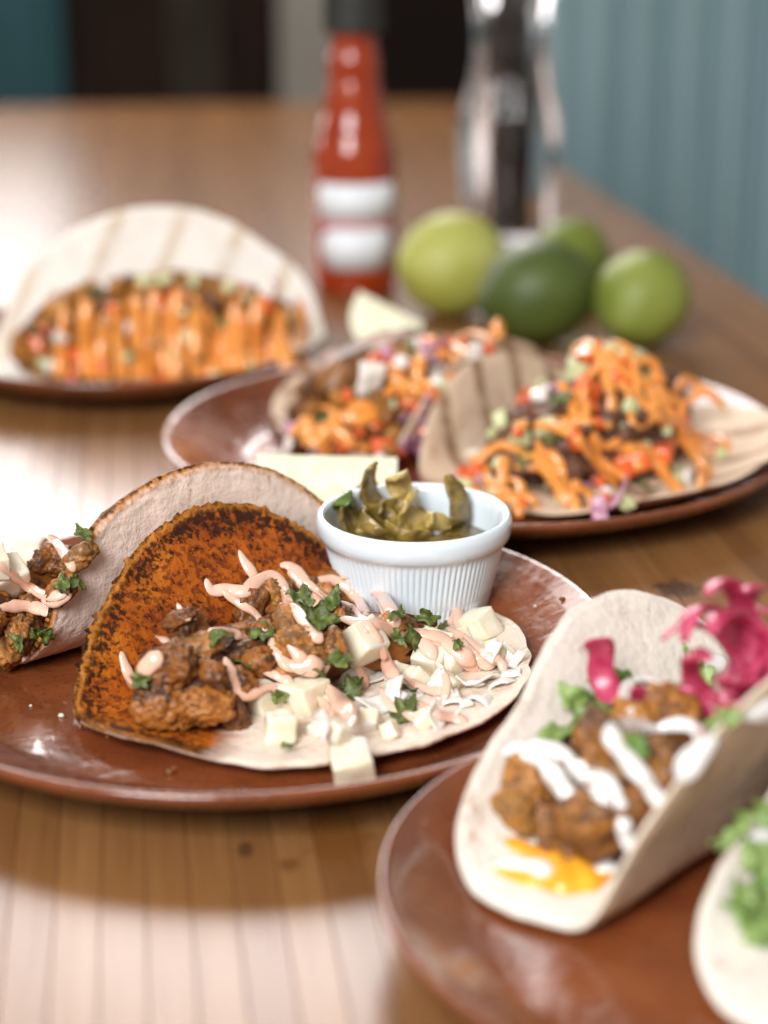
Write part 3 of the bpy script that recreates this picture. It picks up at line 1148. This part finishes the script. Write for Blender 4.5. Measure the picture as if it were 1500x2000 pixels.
pepper('flat pepper ring low at the front of the ramekin', 750, 1025, zr + .026, (.4, -.2, 2.0), .010, .006, 5.4, 'pickle', 9)
pepper('small pale pepper scrap at the right front of the ramekin', 880, 1020, zr + .028, (.4, .1, 2.7), .009, .006, 2.4, 'pickle_pale', 10)
pepper('dark pepper ring at the back left of the ramekin', 745, 985, zr + .026, (.7, .2, 1.4), .012, .007, 5.2, 'pickle', 11)
brine = lathe([(0, .0260), (.020, .0260), (.0317, .0255), (.0317, .0247), (0, .0247)], 48)
o = RK.add('pepper_relish', mesh('pepper_relish', *brine, M['pickle']), rc, solid=False)
tag(o, 'dark olive chopped relish under the pepper slices in the ramekin', 'relish')

# ================================================================== PLATE 2 TACOS
A7 = RAD(52)
C7 = Vector((.100, .872, .0065))
T7 = Thing(empty('taco', 'taco heaped with avocado and orange drizzle, on the right of the middle plate', 'taco', C7, 'open tacos on the plates'))
tortilla(T7, C7, .090, A7, M['tort_tan'], v0=.036, th0=RAD(68), rb0=.014, curl0=1., nr=34, na=120, seed=21, lift=.02, on=(P2C, .150))
mound(T7, Vector((.099, .880, .020)), (.064, .040, .026), A7, M['meat_dark'], 31)
mound(T7, Vector((.108, .893, .040)), (.024, .020, .020), A7, M['guac'], 33, 'avocado_mash')
KIN7 = [('meat_dark', 2), ('tomato', 2.6), ('guac', 2.2), ('white_dice', .8), ('purple', 1), ('leaf', .6)]
pile(T7, [(890, 955), (985, 800), (1140, 680), (1230, 690), (1320, 800), (1420, 900), (1400, 980), (1150, 1000), (980, 1000)], 100, KIN7, 7)
for x, y in ((1150, 700), (1205, 735), (1140, 765), (1130, 850), (1230, 905), (1290, 870)):
    piece(T7, 'tomato', x, y, 46, x)
for i in range(26):
    x0 = 910 + i * 16 + rnd.uniform(-14, 14)
    y0 = 960 - abs(math.sin(i * 1.7)) * 60 - (200 * math.exp(-((x0 - 1190) / 130) ** 2)) + rnd.uniform(-20, 20)
    pts = [(x0, y0)]
    for k in range(4):
        pts.append((pts[-1][0] + rnd.uniform(-10, 62), pts[-1][1] + (rnd.uniform(20, 70) if k % 2 else rnd.uniform(-35, 25))))
    pts = [(x, min(y, 1005)) for x, y in pts]
    drizzle(T7, pts, 21, M['sauce_orange'], seed=200 + i, step=8)
for i, pts in enumerate([[(1110, 690), (1150, 670), (1180, 720), (1195, 800), (1180, 840)], [(1190, 665), (1225, 680), (1240, 720), (1250, 780), (1290, 820)],
                         [(1260, 760), (1310, 810), (1350, 880), (1390, 930)], [(1000, 830), (1060, 830), (1120, 850), (1160, 900), (1210, 950)],
                         [(920, 910), (980, 870), (1040, 900), (1090, 950), (1110, 990)], [(1200, 880), (1260, 880), (1300, 930), (1330, 960)]]):
    drizzle(T7, pts, 23, M['sauce_orange'], seed=240 + i, step=8)

C6 = Vector((.020, .946, .0065))
T6 = Thing(empty('taco', 'taco with red onion and orange sauce, on the left of the middle plate', 'taco', C6, 'open tacos on the plates'))
tortilla(T6, C6, .078, A7 + PI, M['tort_tan'], v0=.022, th0=RAD(80), rb0=.014, curl0=1., nr=34, na=120, seed=24, lift=.02, on=(P2C, .150))
mound(T6, Vector((.008, .945, .020)), (.070, .038, .032), A7, M['meat_spiced'], 35)
KIN6 = [('meat_spiced', 1.4), ('tomato', 2.2), ('white_dice', 1.0), ('purple', 1.5), ('guac', .8), ('leaf', .5)]
pile(T6, [(545, 870), (600, 790), (700, 720), (800, 660), (960, 670), (900, 760), (830, 880), (780, 910), (640, 900)], 90, KIN6, 9)
for i in range(18):
    x0 = 575 + i * 19 + rnd.uniform(-14, 14)
    y0 = 850 - i * 9.5 + rnd.uniform(-30, 30)
    pts = [(x0, y0)]
    for k in range(4):
        pts.append((pts[-1][0] + rnd.uniform(-10, 45), pts[-1][1] + (rnd.uniform(10, 45) if k % 2 else rnd.uniform(-35, 15))))
    drizzle(T6, pts, 27, M['sauce_orange'], seed=260 + i, step=8)
piece(T6, 'flake', 722, 738, 85, 3)

# ================================================================== PLATE 3 TACO
C3 = at(318, 712, .0065)
T3 = Thing(empty('taco', 'big white grill striped tortilla standing behind orange drizzled filling at far left', 'taco', C3, 'open tacos on the plates'))
A3 = RAD(12)
tortilla(T3, C3, .095, A3, M['tort_stripe'], v0=-.002, th0=RAD(80), rb0=.016, curl0=1., cut=((-90, -.42, 48),), nr=34, na=120, seed=28, on=(P3C, .116))
mound(T3, C3 + Vector((.002, -.014, .018)), (.076, .026, .036), A3, M['meat_spiced'], 41)
KIN3 = [('meat_spiced', 2.6), ('tomato', 1.7), ('guac', 1.6), ('white_dice', .7), ('leaf', .7)]
pile(T3, [(40, 740), (60, 660), (130, 570), (250, 540), (400, 540), (530, 565), (590, 640), (600, 720), (480, 750), (200, 755)], 110, KIN3, 13)
for i in range(19):
    x0 = 130 + i * 25 + rnd.uniform(-8, 8)
    pts = [(x0, 560 + abs(x0 - 330) * .12 + rnd.uniform(-10, 40)), (x0 + rnd.uniform(-8, 10), 640), (x0 + rnd.uniform(-8, 14), 700), (x0 + rnd.uniform(-8, 16), 745)]
    drizzle(T3, pts, 34 if i > 9 else 27, M['sauce_orange'], seed=300 + i, step=8)

# ================================================================== PLATE 4 TACOS (near)
C4 = Vector((.0975, .516, .0068))
T4 = Thing(empty('taco', 'white folded taco with pink pickled onions and white cream in the near right corner', 'taco', C4, 'open tacos on the plates'))
A4 = RAD(47)
tortilla(T4, C4, .084, A4, M['tort_white'], cut=((118, -.17, 27), (60, .03, 25), (172, .07, 17)), v0=.014, th0=RAD(60), rb0=.025, curl0=-3., v1=-.012, th1=RAD(76), rb1=.008, curl1=-1, nr=44, na=160, seed=34, wob=.03)
mound(T4, C4 + Vector((-.006, -.010, .016)), (.060, .021, .017), A4, M['meat_spiced'], 51)
for i, (x, y, s) in enumerate([(1080, 1530, 130), (1150, 1590, 120), (1050, 1600, 100), (1200, 1500, 130), (1120, 1660, 110), (1260, 1440, 120), (1180, 1440, 100), (1310, 1400, 110), (1020, 1540, 110), (1000, 1590, 90), (1130, 1480, 110), (1280, 1500, 100), (1240, 1570, 100), (1090, 1650, 90)]):
    piece(T4, 'meat_spiced', x, y, s, 400 + i, sink=.3, sub=SHARP)
for i, (x, y, s) in enumerate([(1080, 1430, 90), (1130, 1400, 110), (1180, 1380, 110), (1110, 1370, 80), (1200, 1340, 80), (1240, 1460, 70), (1390, 1430, 90),
                               (1360, 1330, 80), (1340, 1300, 70), (1420, 1410, 60)]):
    piece(T4, 'lettuce', x, y, s, 420 + i)
for i, (w, pts) in enumerate([(105, [(960, 1690), (1040, 1715), (1120, 1720), (1200, 1695)]), (70, [(985, 1640), (1040, 1665), (1100, 1690)])]):
    drizzle(T4, pts, w, M['cheese'], 'melted_cheese', seed=430 + i, step=8, lift=.1)
for i, (w, pts) in enumerate([
        (44, [(980, 1475), (1010, 1465), (1060, 1490), (1100, 1540), (1120, 1575)]), (46, [(1030, 1455), (1090, 1470), (1140, 1510), (1180, 1560), (1190, 1580)]),
        (36, [(1120, 1490), (1190, 1530), (1215, 1580), (1220, 1630), (1240, 1665)]), (44, [(1310, 1345), (1260, 1330), (1225, 1350), (1230, 1385), (1260, 1395)]),
        (42, [(1290, 1425), (1220, 1420), (1195, 1440), (1230, 1490), (1270, 1540), (1295, 1580)]), (44, [(1280, 1425), (1330, 1415), (1370, 1440), (1360, 1480)]),
        (60, [(1400, 1440), (1350, 1490), (1330, 1530)]), (40, [(955, 1690), (1010, 1690), (1060, 1700), (1075, 1720)]), (40, [(1150, 1700), (1180, 1695), (1205, 1690)]),
        (44, [(1330, 1300), (1380, 1300), (1420, 1290)]), (44, [(1440, 1400), (1480, 1390), (1520, 1370)])]):
    drizzle(T4, pts, w * .88, M['crema'], 'cream_drizzle', seed=440 + i, step=8)


def onion_ring(T, name, x, y, z, rot, r, w, arc, seed, mat='pink_onion'):
    n = 40
    vs, fs = [], []
    for i in range(n + 1):
        a = arc * (i / n - .5)
        rr = r * (1 + .18 * noise.noise(Vector((math.cos(a), math.sin(a), seed))))
        zz = .5 * w * noise.noise(Vector((a, seed, 1.)))
        e = .35 + .65 * min(1, 8 * min(i, n - i) / n)
        for k in range(10):
            b = 2 * PI * k / 10
            vs.append(((rr + .0010 * e * math.cos(b)) * math.cos(a), (rr + .0010 * e * math.cos(b)) * math.sin(a), zz + w / 2 * e * math.sin(b)))
    for i in range(n):
        for k in range(10):
            k2 = (k + 1) % 10
            fs.append((i * 10 + k, (i + 1) * 10 + k, (i + 1) * 10 + k2, i * 10 + k2))
    fs += [tuple(range(10)), tuple(n * 10 + k for k in range(10))[::-1]]
    return T.add(name, mesh(name, vs, fs, M[mat]), at(x, y, z), Euler(rot).to_quaternion(), solid=False)


for a in [(1370, 1310, .052, (1.25, .1, .35), .0150, .0065, 4.6, 1), (1440, 1290, .058, (1.35, -.2, 1.1), .0160, .008, 4.0, 2), (1455, 1290, .058, (1.0, .5, .4), .0150, .008, 4.6, 3),
          (1300, 1390, .040, (.5, .1, 1.2), .011, .006, 2.8, 5), (1490, 1270, .062, (1.5, .2, .2), .014, .009, 3.6, 6), (1190, 1320, .046, (1.2, .2, 1.5), .013, .009, 2.0, 7),
          (1440, 1225, .066, (1.2, .3, .9), .015, .008, 4.6, 8), (1350, 1400, .042, (.4, .1, .3), .013, .007, 3., 9), (1480, 1230, .064, (1.4, .4, 1.4), .014, .009, 4.0, 12),
          (1400, 1270, .058, (1.2, -.3, 1.0), .014, .007, 4.4, 13), (1420, 1340, .050, (1.1, .3, 1.9), .0135, .007, 4.2, 10)]:
    onion_ring(T4, 'pickled_onion', a[0] - 14, a[1] + (12 if a[0] > 1200 else 0), *a[2:])

C5 = Vector((.151, .456, .0068))
T5 = Thing(empty('taco', 'white tortilla with green lettuce cut off by the lower right corner', 'taco', C5, 'open tacos on the plates'))
tortilla(T5, C5, .080, A4, M['tort_white'], cut=((112, -.24, 32), (172, .07, 17)), v0=.012, th0=RAD(62), rb0=.026, curl0=-2., v1=-.022, th1=RAD(60), rb1=.015, nr=36, na=130, seed=37, wob=.03)
mound(T5, C5 + Vector((-.004, -.008, .016)), (.056, .022, .018), A4, M['meat_spiced'], 53)
for i, (x, y, s) in enumerate([(1450, 1800, 120), (1490, 1760, 120), (1440, 1770, 100), (1500, 1700, 130), (1470, 1680, 110), (1480, 1560, 130), (1500, 1600, 120), (1440, 1640, 100),
                               (1500, 1830, 120), (1520, 1650, 120)]):
    piece(T5, 'lettuce', x, y, s, 460 + i)
for i, (w, pts) in enumerate([(46, [(1520, 1690), (1490, 1720), (1510, 1760)]), (44, [(1440, 1660), (1480, 1640), (1520, 1630)])]):
    drizzle(T5, pts, w, M['crema'], 'cream_drizzle', seed=470 + i, step=8)

# ================================================================== LIMES


def lime(x, y, r, mat, label, rot, asp=1.12, ztop=None):
    vs, fs = ico(5)
    out = []
    for v in vs:
        q = v.copy()
        q.x *= asp
        tip = max(0, abs(v.x) - .86)
        q.x += math.copysign(tip * tip * 5.0, v.x)
        out.append(q * r * (1 + .02 * noise.noise(v * 1.5 + Vector((x, 0, 0)))))
    e = Euler(rot).to_quaternion()
    lo = min((e @ v).z for v in out)
    t = Thing()
    b = at(x, y)
    o = t.add('lime', mesh('lime', out, fs, M[mat]), (b.x, b.y, -lo), e)
    tag(o, label, 'lime', 'whole limes behind the plates')


lime(884, 618, .0340, 'lime_yellow', 'pale yellow green lime at the left of the group, beside the sauce bottle', (.2, .1, .5), 1.08)
lime(1050, 672, .0320, 'lime_dark', 'dark green lime in front, between two paler limes', (.1, -.2, .3), 1.12)
lime(1114, 578, .0265, 'lime_mid', 'mid green lime mostly hidden behind the dark green one', (0, .2, 1.1), 1.1)
lime(1250, 676, .0290, 'lime_bright', 'bright green lime at the right end of the group', (.1, -.35, 1.0), 1.1)


def wedge(x, y, z, L, R, rot, label, arc=RAD(80)):
    """quarter of a lime: peel, two pale cut faces"""
    n, m = 20, 24
    pts = [(-L * math.cos(PI * i / n), R * math.sin(PI * i / n) ** .8) for i in range(n + 1)]
    pv, pf, fm = [], [], []
    for j in range(m + 1):
        a = arc * (j / m - .5)
        for px_, pr in pts:
            pv.append((px_, pr * math.sin(a), -pr * math.cos(a)))
    w = n + 1
    for j in range(m):
        for i in range(n):
            pf.append((j * w + i, j * w + i + 1, (j + 1) * w + i + 1, (j + 1) * w + i))
    root = empty('lime_wedge', label, 'lime wedge', at(x, y, z), 'cut lime wedges')
    t = Thing(root)
    e = Euler(rot).to_quaternion()
    t.add('peel', mesh('peel', pv, pf, M['lime_bright']), root.location, e, solid=False)
    for s, nm in ((0, 'flesh'), (m, 'flesh')):
        a = arc * (s / m - .5)
        fv, ff, mi = [], [], []
        sg = -1 if s == 0 else 1
        nn = Vector((0, math.cos(a) * sg, math.sin(a) * sg))
        K = 8
        for k in range(K + 1):
            f = k / K
            for px_, pr in pts:
                d = .0006 * noise.noise(Vector((px_ * 260, pr * f * 260, s))) if 0 < k < K else 0
                rr = pr * f
                # radial segments of the pulp
                seg = .0007 * abs(math.sin(3.0 * math.atan2(rr, px_ + 1e-6))) if 0 < f < .9 else 0
                fv.append(Vector((px_ * (.2 + .8 * f), rr * math.sin(a), -rr * math.cos(a))) + nn * (d + seg))
        for k in range(K):
            for i in range(n):
                ff.append((k * w + i, k * w + i + 1, (k + 1) * w + i + 1, (k + 1) * w + i))
                mi.append(1 if k == K - 1 else 0)
        t.add('flesh', mesh('flesh', fv, ff, [M['lime_flesh'], M['lime_pith']], fmat=mi), root.location, e, solid=False)


wedge(640, 890, .036, .030, .031, (RAD(4), RAD(3), RAD(5)), 'pale lime wedge on the middle plate, right behind the white ramekin', RAD(95))
wedge(764, 600, .036, .021, .028, (RAD(10), RAD(24), RAD(-14)), 'pale lime wedge standing behind the orange drizzled tacos, below the sauce bottle', RAD(90))

# ================================================================== HOT SAUCE BOTTLE
bc = at(693, 566)
BT = Thing(empty('sauce_bottle', 'red hot sauce bottle with black cap and white label behind the tacos', 'bottle', bc))
prof = smooth_prof([(0, .001), (.022, .0), (.0258, .0015), (.0272, .006), (.0275, .02), (.0275, .080), (.0270, .092), (.0256, .102), (.0238, .109), (.0230, .112), (.0229, .116), (.0206, .123), (.0196, .127),
                    (.0186, .135), (.0172, .144), (.0164, .149), (.0168, .156), (.0166, .162), (.0154, .168), (.0145, .176), (.0150, .180), (.0150, .184), (.0130, .186), (0, .186)], 6)
prof = [(max(a, 0) * 1.05, b * .965) for a, b in prof]
BT.add('glass_body', mesh('glass_body', *lathe(prof, 72), M['hot_sauce']), bc, solid=False)


def patch(r, z0, z1, a0, a1, name, mat, rr=.004, n=30, th=.0004):
    """curved label with rounded corners, wrapped round the bottle"""
    vs, fs = [], []
    for s in (0, 1):
        for i in range(n + 1):
            f = i / n
            a = a0 + (a1 - a0) * f
            d = min(f, 1 - f) * (a1 - a0) * r
            cut = 0 if d > rr else rr - math.sqrt(max(rr * rr - (rr - d) ** 2, 0))
            for z in (z0 + cut, z1 - cut):
                vs.append(((r + th * (1 - s)) * math.cos(a), (r + th * (1 - s)) * math.sin(a), z))
    k = 2 * (n + 1)
    for i in range(n):
        fs.append((2 * i, 2 * i + 2, 2 * i + 3, 2 * i + 1))
        fs.append((k + 2 * i, k + 2 * i + 1, k + 2 * i + 3, k + 2 * i + 2))
        fs.append((2 * i + 1, 2 * i + 3, k + 2 * i + 3, k + 2 * i + 1))
        fs.append((2 * i, k + 2 * i, k + 2 * i + 2, 2 * i + 2))
    return mesh(name, vs, fs, M[mat])


BA = -PI / 2 + .12
BT.add('paper_label', patch(.0291, .052, .077, BA - 1.08, BA + 1.08, 'paper_label', 'label_white', .006), bc, solid=False)
BT.add('paper_label', patch(.0291, .019, .047, BA - 1.0, BA + 1.0, 'paper_label', 'label_white', .013), bc, solid=False)
BT.add('label_band', patch(.0291, .0473, .0517, BA - 1.05, BA + 1.05, 'label_band', 'label_red', .001), bc, solid=False)
cap = smooth_prof([(0, .2), (.0, .212), (.012, .213), (.0185, .212), (.0195, .209), (.0200, .190), (.0202, .182), (.0196, .1805), (.0155, .1805)], 4)
BT.add('cap', mesh('cap', *lathe([(max(a, 0), b * .965) for a, b in cap], 144, lambda r, z, a, j: r + (.0004 * math.cos(a * 48) if .0190 < r < .021 else 0)), M['cap_black']), bc, solid=False)

# ================================================================== PEPPER MILL
mc = at(990, 472)
ML = Thing(empty('pepper_mill', 'clear acrylic pepper mill with dark peppercorn core behind the limes', 'pepper mill', mc))
outer = smooth_prof([(0, 0), (.034, 0), (.0395, .003), (.0400, .010), (.0375, .030), (.0390, .055), (.0410, .078), (.0395, .098), (.0340, .118), (.0300, .140),
                     (.0290, .160), (.0310, .180), (.0330, .192), (.0320, .1935), (.022, .1935), (.0205, .192)], 5)
inner = [(.0205, .19), (.0205, .01), (.0200, .008), (0, .008)]
ML.add('clear_body', mesh('clear_body', *lathe([(max(a, 0), b) for a, b in outer + inner], 144, lambda r, z, a, j: r * (.90 + .06 * abs(math.cos(a * 7))) if r > .024 else r), M['acrylic']), mc, solid=False)
ML.add('top_collar', mesh('top_collar', *lathe(smooth_prof([(0, .1945), (.0215, .1945), (.0335, .1945), (.034, .198), (.034, .214), (.030, .226), (.015, .234), (.0, .236)], 4), 64), M['steel']), mc, solid=False)
ML.add('grinder_rod', mesh('grinder_rod', *lathe([(0, .0095), (.003, .0095), (.003, .1925), (0, .1925)], 16), M['steel']), mc, solid=False)
# peppercorns: countless small grains packed in the tube
vs, fs = [], []
iv, if_ = ico(2)
rp = random.Random(3)
z = .0115
while z < .178:
    for ring, cnt in ((.0162, 16), (.0105, 9)):
        for k in range(cnt):
            a = 2 * PI * (k + rp.random() * .7) / cnt + z * 300
            r0 = .0027 * rp.uniform(.85, 1.12)
            c = Vector((ring * math.cos(a), ring * math.sin(a), z + rp.uniform(-.001, .001)))
            b = len(vs)
            vs += [c + v * r0 for v in iv]
            fs += [tuple(i + b for i in f) for f in if_]
    z += .0043
o = ML.add('peppercorns', mesh('peppercorns', vs, fs, M['peppercorn']), mc, solid=False)
o['kind'] = 'stuff'

# ================================================================== CRUMBS
CR = Thing()
h = plate1.cast(1118, 1213)
o = CR.add('crumb', lump((.0011, .0010, .0008), 4, M['cube'], 3), h[0] + Vector((0, 0, .0006)), solid=False)
tag(o, 'tiny white crumb on the plate, right of the ramekin', 'crumb')
h = plate1.cast(1170, 1226)
o = CR.add('herb_scrap', leaf_mesh(.0048, 9, M['leaf'], 'herb_scrap'), h[0] + Vector((0, 0, .0010)), orient(h[1], .4), solid=False)
tag(o, 'tiny green herb scrap on the bare plate rim, right of the ramekin', 'herb scrap')
h = plate1.cast(1076, 1262)
o = CR.add('herb_scrap', leaf_mesh(.0036, 12, M['leaf'], 'herb_scrap'), h[0] + Vector((0, 0, .0008)), orient(h[1], 1.4), solid=False)
tag(o, 'dark herb scrap on the plate just right of the white cubes', 'herb scrap')

for i, (x, y) in enumerate([(1045, 1185), (1098, 1172), (1140, 1262), (210, 1440), (120, 1400), (330, 1512), (60, 1380)]):
    h = plate1.cast(x, y)
    if h:
        q = .0005 + .0004 * (i % 3)
        o = CR.add('crumb', lump((q * 1.4, q, q * .8), 20 + i, M['meat' if i % 2 else 'cube'], 2), h[0] + Vector((0, 0, q * .6)), solid=False)
        tag(o, ('tiny pale crumb close beside the ramekin foot on its right', 'tiny brown crumb near the plate rim, right of the ramekin',
                'tiny pale crumb on the plate between white cubes and near right taco', 'tiny brown crumb on the plate left of the orange tortilla tip',
                'tiny pale crumb on bare plate glaze below the left taco', 'brown crumb on the front of the plate, below the orange tortilla',
                'tiny pale crumb on bare plate glaze nearest the left photo edge')[i], 'crumb', 'loose crumbs on the plate')
